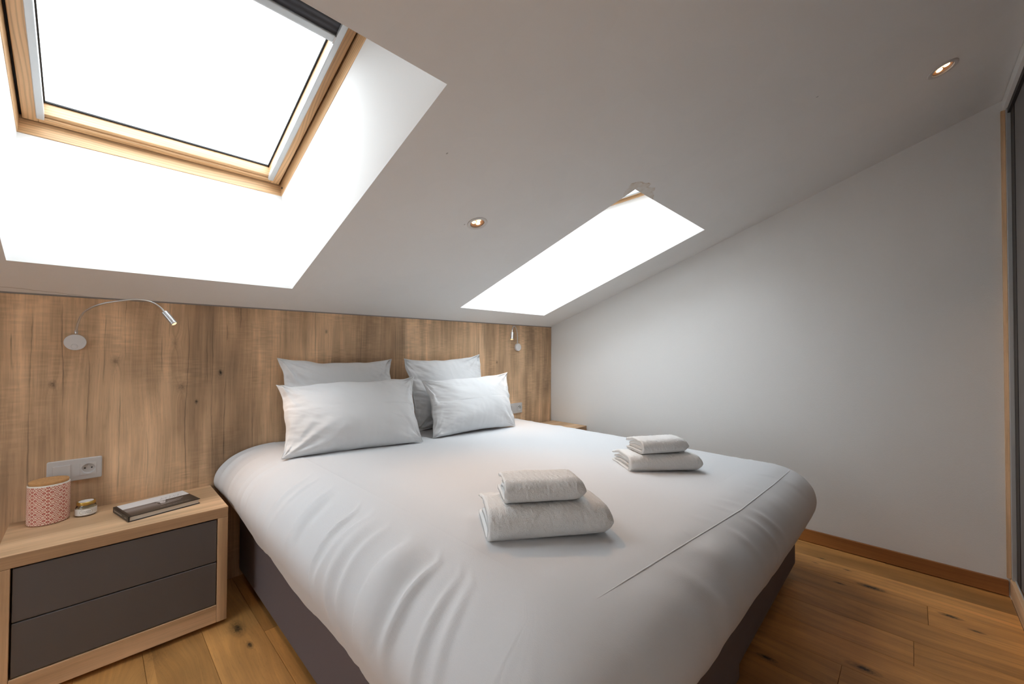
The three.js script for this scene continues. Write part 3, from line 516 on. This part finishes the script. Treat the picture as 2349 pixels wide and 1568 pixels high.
// ------------------------------------------------------------------ things on the bedside table
{ // canister
  const pat = canvasTex(1024, 512, (c, w, h) => {
    c.fillStyle = '#efd6c4'; c.fillRect(0, 0, w, h); const cw = w / 8, ch = h / 5.6, red = '#b4452f';
    const diamond = (x, y, r, lw) => { c.beginPath(); c.moveTo(x, y - r); c.lineTo(x + r * 0.92, y); c.lineTo(x, y + r); c.lineTo(x - r * 0.92, y); c.closePath(); lw ? (c.lineWidth = lw, c.stroke()) : c.fill(); };
    c.strokeStyle = red; c.fillStyle = red;
    for (let i = 0; i < 9; i++) for (let j = -1; j < 7; j++) {
      const x = i * cw, y = (j + 0.35) * ch;
      c.lineWidth = 6; c.beginPath(); for (let k = 0; k <= 64; k++) { const a = k / 64 * Math.PI * 2, r = 1 + 0.20 * Math.cos(4 * a), px = x + Math.cos(a) * r * cw * 0.31, py = y + Math.sin(a) * r * ch * 0.34; k ? c.lineTo(px, py) : c.moveTo(px, py); } c.stroke();
      diamond(x, y, ch * 0.20, 6);
      const mx = x + cw / 2, my = y + ch / 2;
      for (const [dx, dy] of [[0, -0.25], [0, 0.25], [-0.23, 0], [0.23, 0]]) { c.fillStyle = red; diamond(mx + dx * cw, my + dy * ch, ch * 0.205); c.fillStyle = '#efd6c4'; diamond(mx + dx * cw, my + dy * ch, ch * 0.075); }
    }
  });
  pat.wrapS = THREE.RepeatWrapping;
  const r = 0.054, g = group('canister', null, [-0.100, TY + 0.0005, 0.069]); tag(g, 'ceramic canister with red geometric print and cork lid', 'canister');
  const prof = [[0, 0.0], [r - 0.006, 0.0], [r - 0.002, 0.0015], [r, 0.006], [r, 0.137]].map((q) => new THREE.Vector2(...q));
  const body = new THREE.LatheGeometry(prof, 72), p = body.attributes.position, uv = body.attributes.uv; for (let i = 0; i < p.count; i++) uv.setY(i, p.getY(i) / 0.137);
  mesh('body', body, std({ map: pat, roughness: 0.35 }), g).rotation.y = 0.4;
  mesh('rim', new THREE.LatheGeometry([[r, 0.137], [r, 0.140], [r - 0.001, 0.1415], [r - 0.004, 0.1415], [r - 0.005, 0.139], [r - 0.005, 0.02], [0, 0.018]].map((q) => new THREE.Vector2(...q)), 72), std({ color: rgb(236, 230, 220), roughness: 0.3 }), g);
  const corkTex = tex(256, 256, (x, y, o) => { const v = 1 + 0.07 * noise2(x * 0.7, y * 0.7) + 0.06 * noise2(x * 0.2 + 9, y * 0.2); o[0] = 200 * v; o[1] = 152 * v; o[2] = 100 * v; });
  mesh('lid', new THREE.LatheGeometry([[0, 0.13], [r - 0.0065, 0.13], [r - 0.0065, 0.141], [r - 0.004, 0.1425], [r - 0.003, 0.150], [r - 0.005, 0.1515], [0, 0.1515]].map((q) => new THREE.Vector2(...q)), 64), std({ map: corkTex, roughness: 0.9 }), g).userData.label = 'round cork lid';
}
{ // candle jar
  const g = group('candle_jar', null, [-0.004, TY + 0.0005, 0.080]); tag(g, 'small glass candle jar with gold lid and patterned paper label', 'jar');
  const r = 0.0295;
  const gl = new THREE.MeshPhysicalMaterial({ color: 0xffffff, roughness: 0.03, transmission: 1, thickness: 0.004, ior: 1.5, side: THREE.DoubleSide });
  mesh('glass', new THREE.LatheGeometry([[0, 0], [r - 0.004, 0], [r, 0.004], [r, 0.030], [r - 0.003, 0.037], [r - 0.006, 0.040], [r - 0.006, 0.046], [r - 0.0078, 0.046], [r - 0.0078, 0.039], [r - 0.0025, 0.031], [r - 0.0025, 0.006], [0, 0.004]].map((q) => new THREE.Vector2(...q)), 56), gl, g);
  mesh('wax', new THREE.CylinderGeometry(r - 0.003, r - 0.003, 0.026, 40).translate(0, 0.018, 0), std({ color: rgb(214, 196, 150), roughness: 0.5 }), g).userData.label = 'cream coloured wax';
  const lab = canvasTex(1024, 192, (c, w, h) => {
    c.fillStyle = '#efebe6'; c.fillRect(0, 0, w, h); c.fillStyle = '#b9b3ac';
    for (let i = 0; i < 48; i++) for (let j = 0; j < 8; j++) { const x = (i + (j % 2) * 0.5) * w / 48, y = (j + 0.5) * h / 8; c.beginPath(); for (let k = 0; k < 4; k++) { const a = k * Math.PI / 2; c.moveTo(x, y); c.ellipse(x + Math.cos(a) * 5, y + Math.sin(a) * 5, 4, 2.4, a, 0, 7); } c.fill(); }
    c.fillStyle = '#f4f0ea'; c.strokeStyle = '#a08a58'; c.lineWidth = 5; c.beginPath(); c.ellipse(w / 2, h / 2, 96, 84, 0, 0, 7); c.fill(); c.stroke();
    c.fillStyle = '#54504c'; c.textAlign = 'center'; c.font = 'italic 46px serif'; c.fillText('Vanille', w / 2, h / 2 - 4); c.fillText('Crème', w / 2, h / 2 + 42);
  });
  const ring = new THREE.CylinderGeometry(r + 0.0004, r + 0.0004, 0.024, 64, 1, true).translate(0, 0.0175, 0);
  mesh('paper_label', ring, std({ map: lab, roughness: 0.7 }), g).rotation.y = Math.PI + 0.02;
  const gold = std({ color: rgb(202, 170, 92), roughness: 0.28, metalness: 0.85 });
  mesh('lid', new THREE.LatheGeometry([[0, 0.0405], [r - 0.005, 0.0405], [r - 0.003, 0.0415], [r - 0.003, 0.050], [r - 0.0045, 0.0525], [r - 0.007, 0.0525], [r - 0.008, 0.0518], [0, 0.0518]].map((q) => new THREE.Vector2(...q)), 56), gold, g).userData.label = 'gold metal lid';
  const lt = canvasTex(128, 128, (c) => { c.fillStyle = '#eceae6'; c.fillRect(0, 0, 128, 128); c.strokeStyle = '#8a8680'; c.lineWidth = 4; for (const a of [0.3, 2.2, 4.0]) { c.beginPath(); c.arc(64, 64, 44, a, a + 0.5); c.stroke(); } });
  mesh('lid_label', new THREE.CircleGeometry(r - 0.0088, 40).rotateX(-Math.PI / 2).translate(0, 0.0521, 0), std({ map: lt, roughness: 0.6 }), g);
}
{ // book: spine towards the canister
  const W = 0.222, D = 0.172, H = 0.020, g = group('book', null, [0.088, TY + 0.0005, 0.209]); g.rotation.y = 0.21; tag(g, 'slim hardcover photo book with black and white seascape cover', 'book');
  const cover = canvasTex(1024, 800, (c, w, h) => {     // printed photograph of a sea with a boat and its wake
    c.fillStyle = '#e9e9ea'; c.fillRect(0, 0, w, h * 0.40);
    const gr = c.createLinearGradient(0, h * 0.4, 0, h); gr.addColorStop(0, '#6d6464'); gr.addColorStop(0.3, '#8d8684'); gr.addColorStop(0.62, '#4a4341'); gr.addColorStop(1, '#2b2624'); c.fillStyle = gr; c.fillRect(0, h * 0.4, w, h * 0.6);
    const gl = c.createLinearGradient(w * 0.45, 0, w, 0); gl.addColorStop(0, 'rgba(40,36,36,0)'); gl.addColorStop(0.7, 'rgba(40,36,36,0.9)'); gl.addColorStop(1, 'rgba(34,30,30,0.95)'); c.fillStyle = gl; c.fillRect(w * 0.45, h * 0.4, w * 0.55, h * 0.6);
    c.fillStyle = '#3a3434'; c.fillRect(0, h * 0.4, w, 9);
    c.fillStyle = '#cfcaca'; c.beginPath(); c.moveTo(w * 0.44, h * 0.42); c.lineTo(w * 0.62, h * 0.41); c.lineTo(w * 0.56, h * 0.62); c.lineTo(w * 0.47, h * 0.6); c.fill();
    c.fillStyle = '#2a2626'; c.beginPath(); c.moveTo(w * 0.40, h * 0.42); c.lineTo(w * 0.46, h * 0.41); c.lineTo(w * 0.50, h * 0.52); c.lineTo(w * 0.49, h * 0.66); c.lineTo(w * 0.46, h * 0.62); c.lineTo(w * 0.46, h * 0.50); c.fill(); c.fillRect(w * 0.555, h * 0.47, w * 0.07, 26);
    c.strokeStyle = '#e4e1e0'; c.lineWidth = 12; c.beginPath(); c.moveTo(w * 0.48, h * 0.7); c.lineTo(w * 0.80, h * 0.64); c.moveTo(w * 0.6, h * 0.6); c.lineTo(w * 0.86, h * 0.53); c.stroke();
    c.strokeStyle = '#9b9b9e'; c.lineWidth = 4; c.beginPath(); for (let i = 0; i < 90; i++) { const x = w * (0.56 + i * 0.0038), y = h * (0.27 + 0.05 * Math.sin(i * 0.9) + 0.04 * Math.sin(i * 0.37)); i % 17 ? c.lineTo(x, y) : c.moveTo(x, y); } c.stroke();
    c.fillStyle = '#bdb8b6'; for (let i = 0; i < 46; i++) if (i % 9 !== 8) c.fillRect(w * (0.42 + i * 0.0102), h * 0.865, 7, 12 + (i * 7 % 3) * 3);
  });
  const black = std({ color: rgb(36, 32, 31), roughness: 0.4 });
  mesh('cover_board', box(0, W, 0, 0.0025, -D / 2, D / 2, 0.0008, 'x'), black, g);
  mesh('cover_board', box(0, W, H - 0.0025, H, -D / 2, D / 2, 0.0008, 'x'), black, g);
  const sp = mesh('spine', box(-0.0015, 0.003, 0.0, H, -D / 2, D / 2, 0.0012, 'x'), black, g);
  const st = canvasTex(512, 64, (c, w, h) => { c.fillStyle = '#242020'; c.fillRect(0, 0, w, h); c.fillStyle = '#a8a3a0'; for (let i = 0; i < 22; i++) c.fillRect(40 + i * 12, 24, 8, 16); for (let i = 0; i < 5; i++) c.fillRect(400 + i * 13, 26, 8, 13); });
  mesh('spine_print', new THREE.PlaneGeometry(D - 0.006, H - 0.004).rotateY(-Math.PI / 2).translate(-0.0017, H / 2, 0), std({ map: st, roughness: 0.4 }), sp);
  mesh('cover_print', new THREE.PlaneGeometry(W - 0.010, D - 0.001).rotateX(-Math.PI / 2).translate(W / 2 + 0.004, H + 0.0002, 0), std({ map: cover, roughness: 0.3 }), g).userData.label = 'printed seascape photograph';
  mesh('pages', box(0.003, W - 0.004, 0.0026, H - 0.0026, -D / 2 + 0.003, D / 2 - 0.003, 0.0005, 'x'), std({ color: rgb(214, 206, 194), roughness: 0.9 }), g);
}

// ------------------------------------------------------------------ switch and socket plates
function plate(label, pos) {
  const g = group('socket_plate', null, pos); tag(g, label, 'socket', { group: 'switch and socket plates' });
  const sh = new THREE.Shape(), w = 0.149, h = 0.084, r = 0.006; sh.moveTo(-w / 2 + r, -h / 2); sh.lineTo(w / 2 - r, -h / 2); sh.absarc(w / 2 - r, -h / 2 + r, r, -Math.PI / 2, 0); sh.lineTo(w / 2, h / 2 - r); sh.absarc(w / 2 - r, h / 2 - r, r, 0, Math.PI / 2); sh.lineTo(-w / 2 + r, h / 2); sh.absarc(-w / 2 + r, h / 2 - r, r, Math.PI / 2, Math.PI); sh.lineTo(-w / 2, -h / 2 + r); sh.absarc(-w / 2 + r, -h / 2 + r, r, Math.PI, Math.PI * 1.5);
  const hole = new THREE.Path(); hole.absarc(0.036, 0, 0.0195, 0, Math.PI * 2, true); sh.holes.push(hole);
  mesh('cover', new THREE.ExtrudeGeometry(sh, { depth: 0.005, bevelEnabled: true, bevelThickness: 0.003, bevelSize: 0.003, bevelOffset: -0.003, bevelSegments: 4, curveSegments: 30 }), silverPlastic, g);
  mesh('switch_rocker', box(-0.059, -0.013, -0.0235, 0.0235, 0.007, 0.0125, 0.001, 'x').applyMatrix4(new THREE.Matrix4().makeRotationX(0.03)), silverPlastic, g);
  const s2 = new THREE.Shape(); s2.moveTo(0.013, -0.0235); s2.lineTo(0.059, -0.0235); s2.lineTo(0.059, 0.0235); s2.lineTo(0.013, 0.0235); const h2 = new THREE.Path(); h2.absarc(0.036, 0, 0.0192, 0, Math.PI * 2, true); s2.holes.push(h2);
  const so = mesh('socket', new THREE.ExtrudeGeometry(s2, { depth: 0.003, bevelEnabled: true, bevelThickness: 0.0006, bevelSize: 0.0006, bevelOffset: -0.0006, bevelSegments: 2, curveSegments: 36 }).translate(0, 0, 0.0065), silverPlastic, g);
  mesh('socket_well', new THREE.LatheGeometry([[0, 0.0012], [0.0165, 0.0012], [0.0175, 0.002], [0.0195, 0.0098]].map((q) => new THREE.Vector2(...q)), 48).rotateX(Math.PI / 2).translate(0.036, 0, 0), silverPlastic, so);
  for (const x of [-0.0095, 0.0095]) mesh('pin_hole', new THREE.CylinderGeometry(0.0026, 0.0026, 0.001, 16).rotateX(Math.PI / 2).translate(0.036 + x, 0.001, 0.0016), blackMat, so);
  mesh('earth_pin', new THREE.CylinderGeometry(0.0023, 0.0023, 0.009, 16).rotateX(Math.PI / 2).translate(0.036, 0.010, 0.0055), steel, so);
  return g;
}
plate('silver switch and socket plate above the canister and candle jar', [-0.036, 0.629, 0.0003]);
plate('silver switch and socket plate half hidden behind a pillow near the plain white wall', [2.455, 0.619, 0.0003]);

// ------------------------------------------------------------------ reading lamps
const warmGlow = new THREE.MeshStandardMaterial({ color: 0x332211, emissive: rgb(255, 205, 140), emissiveIntensity: 2.2 });
function readingLamp(label, basePos, armPts, headTo) {
  const g = group('reading_lamp', null, basePos); tag(g, label, 'lamp', { group: 'flexible reading lamps' });
  const white = std({ color: rgb(226, 224, 223), roughness: 0.45 });
  mesh('wall_base', new THREE.LatheGeometry([[0, 0], [0.0295, 0], [0.031, 0.0015], [0.031, 0.017], [0.0295, 0.019], [0, 0.019]].map((q) => new THREE.Vector2(...q)), 48).rotateX(Math.PI / 2), white, g);
  const sw = mesh('switch_button', new THREE.LatheGeometry([[0, 0.0205], [0.006, 0.0205], [0.0068, 0.0195], [0.0085, 0.0195], [0.0092, 0.0205], [0.0098, 0.019]].map((q) => new THREE.Vector2(...q)), 28).rotateX(Math.PI / 2), white, g); sw.position.set(-0.002, -0.016, 0);
  const pts = armPts.map((q) => new THREE.Vector3(...q).sub(g.position)), end = pts[pts.length - 1], dir = new THREE.Vector3(...headTo).sub(g.position).sub(end).normalize();
  mesh('flexible_arm', new THREE.TubeGeometry(new THREE.CatmullRomCurve3(pts), 90, 0.0033, 10), steel, g);
  mesh('arm_socket', new THREE.CylinderGeometry(0.0048, 0.0048, 0.012, 16).translate(pts[0].x, pts[0].y + 0.004, pts[0].z), steel, g);
  const q = new THREE.Quaternion().setFromUnitVectors(new THREE.Vector3(0, 1, 0), dir);
  const head = mesh('lamp_head', new THREE.LatheGeometry([[0, 0], [0.0095, 0], [0.0115, 0.002], [0.0115, 0.049], [0.0108, 0.0495], [0.0108, 0.0505], [0.0118, 0.051], [0.0118, 0.060], [0.0095, 0.060], [0.0095, 0.054], [0, 0.054]].map((k) => new THREE.Vector2(...k)), 36), steel, g);
  head.position.copy(end); head.quaternion.copy(q);
  mesh('lamp_lens', new THREE.SphereGeometry(0.0088, 24, 12, 0, Math.PI * 2, 0, Math.PI / 2).scale(1, 0.55, 1).translate(0, 0.0575, 0), warmGlow, head);
  const spot = new THREE.SpotLight(rgb(255, 190, 120), READING, 0, 0.62, 0.7, 2); spot.castShadow = true; spot.shadow.radius = 0.4;
  spot.position.copy(end).addScaledVector(dir, 0.066); spot.target.position.copy(end).addScaledVector(dir, 0.8); g.add(spot, spot.target);
  return g;
}
readingLamp('silver gooseneck reading lamp above the table with jars, arm bent over', [-0.043, 1.127, 0.0003], [[-0.041, 1.163, 0.012], [-0.037, 1.20, 0.03], [-0.02, 1.243, 0.07], [0.02, 1.272, 0.115], [0.075, 1.288, 0.15], [0.128, 1.296, 0.17], [0.168, 1.288, 0.18], [0.196, 1.266, 0.185], [0.205, 1.252, 0.187]], [0.395, 0.95, 0.31]);
readingLamp('silver gooseneck reading lamp on the panelling near the plain white wall', [2.470, 1.122, 0.0003], [[2.462, 1.158, 0.012], [2.452, 1.20, 0.022], [2.42, 1.26, 0.042], [2.376, 1.288, 0.065], [2.335, 1.283, 0.085], [2.312, 1.262, 0.10], [2.300, 1.237, 0.108]], [2.225, 1.0, 0.17]);

// ------------------------------------------------------------------ recessed downlights
const ledGlow = new THREE.MeshStandardMaterial({ color: 0x332211, emissive: rgb(255, 214, 160), emissiveIntensity: 4 });
const ringMat = std({ color: rgb(214, 210, 207), roughness: 0.4 }), cupMat = std({ color: rgb(190, 150, 120), roughness: 0.4, metalness: 0.4 });
function downlight(label, x, z) {
  const g = place(group('downlight'), slopeMat(x, z * SN, 0)); tag(g, label, 'downlight', { group: 'recessed ceiling downlights' });
  const L = (p) => new THREE.LatheGeometry(p.map((k) => new THREE.Vector2(...k)), 48).rotateX(Math.PI / 2);   // lathe axis -> local z
  mesh('trim_ring', L([[0.0315, -0.001], [0.033, -0.0035], [0.044, -0.003], [0.0455, -0.001], [0.0455, 0.0], [0.0355, 0.0], [0.0355, 0.018], [0.0315, 0.012]]), ringMat, g);
  const cup = mesh('lamp_cup', L([[0.0, 0.012], [0.026, 0.010], [0.0285, 0.003], [0.030, 0.003], [0.0305, 0.02], [0.0, 0.03]]), cupMat, g);
  for (let i = 0; i < 3; i++) { const a = i * 2.094 + 0.5; mesh('led_lens', new THREE.SphereGeometry(0.0098, 20, 10).scale(1, 1, 0.45).translate(Math.cos(a) * 0.0135, Math.sin(a) * 0.0135, 0.007), ledGlow, cup); }
  const s = new THREE.SpotLight(rgb(255, 196, 136), DOWNLIGHT, 0, 0.75, 1, 2); s.castShadow = true; s.shadow.radius = 1.2; s.position.set(0, 0, -0.006); s.target.position.set(0, 0, -1); g.add(s, s.target);
  return g;
}
downlight('lit recessed downlight between the two roof windows', ...lightSpots[0]);
downlight('lit recessed downlight close to the wardrobe and plain white wall', ...lightSpots[1]);
downlight('lit recessed downlight past the bedside table with jars', ...lightSpots[2]);
downlight('lit recessed downlight in front of the white rear wall', ...lightSpots[3]);

// ------------------------------------------------------------------ wardrobe
{
  const g = group('wardrobe', null, [0.72, 0, 2.66]); tag(g, 'built in wardrobe with grey sliding doors and oak edging', 'wardrobe');
  const wx = XC - 0.72 - 0.0005, top = ceilY(2.656) - 0.001;
  const doorMat = std({ color: rgb(112, 110, 110), roughness: 0.5 }), stileMat = std({ color: rgb(34, 34, 38), roughness: 0.5 });
  mesh('jamb', box(wx - 0.014, wx, 0.084, top - 0.05, -0.010, 0.004, 0.0015, 'y'), oakMat, g);
  mesh('jamb_edge', box(wx - 0.034, wx, 0.084, top - 0.05, 0.004, 0.050, 0.001, 'y'), alu, g);
  mesh('jamb', box(0, 0.03, 0.084, top - 0.05, 0, 0.05, 0.002, 'y'), oakMat, g);
  mesh('header', box(0, wx, top - 0.05, top, -0.004, 0.05, 0.001, 'x'), wallMat, g);
  mesh('top_track', box(0.03, wx - 0.034, top - 0.075, top - 0.0505, 0.008, 0.05, 0.001, 'x'), stileMat, g);
  mesh('sill', box(0, wx, 0.0, 0.082, 0.0, 0.05, 0.003, 'x'), oakMat, g);
  mesh('floor_track', box(0, wx, 0.080, 0.088, 0.012, 0.016, 0.001, 'x'), alu, g);
  const lining = std({ color: rgb(214, 212, 208), roughness: 0.7 });
  mesh('back_panel', box(0.02, wx - 0.02, 0, top, 0.58, 0.60, 0.001, 'x'), lining, g);
  mesh('side_panel', box(0.002, 0.02, 0, top, 0.062, 0.60, 0.001, 'x'), lining, g);
  mesh('side_panel', box(wx - 0.02, wx - 0.002, 0, top, 0.062, 0.60, 0.001, 'x'), lining, g);
  mesh('top_panel', box(0.002, wx - 0.002, top - 0.03, top - 0.01, 0.051, 0.60, 0.001, 'x'), lining, g);
  mesh('bottom_panel', box(0.02, wx - 0.02, 0.06, 0.078, 0.051, 0.58, 0.001, 'x'), lining, g);
  const d1 = mesh('sliding_door', box(wx - 1.15, wx - 0.125, 0.09, top - 0.076, 0.018, 0.04, 0.002, 'y'), doorMat, g);
  mesh('door_stile', box(wx - 0.125, wx - 0.040, 0.09, top - 0.076, 0.016, 0.042, 0.002, 'y'), stileMat, d1);
  mesh('sliding_door', box(0.03, wx - 1.12, 0.09, top - 0.076, 0.041, 0.058, 0.002, 'y'), doorMat, g);
}
renderer.render(scene, camera);
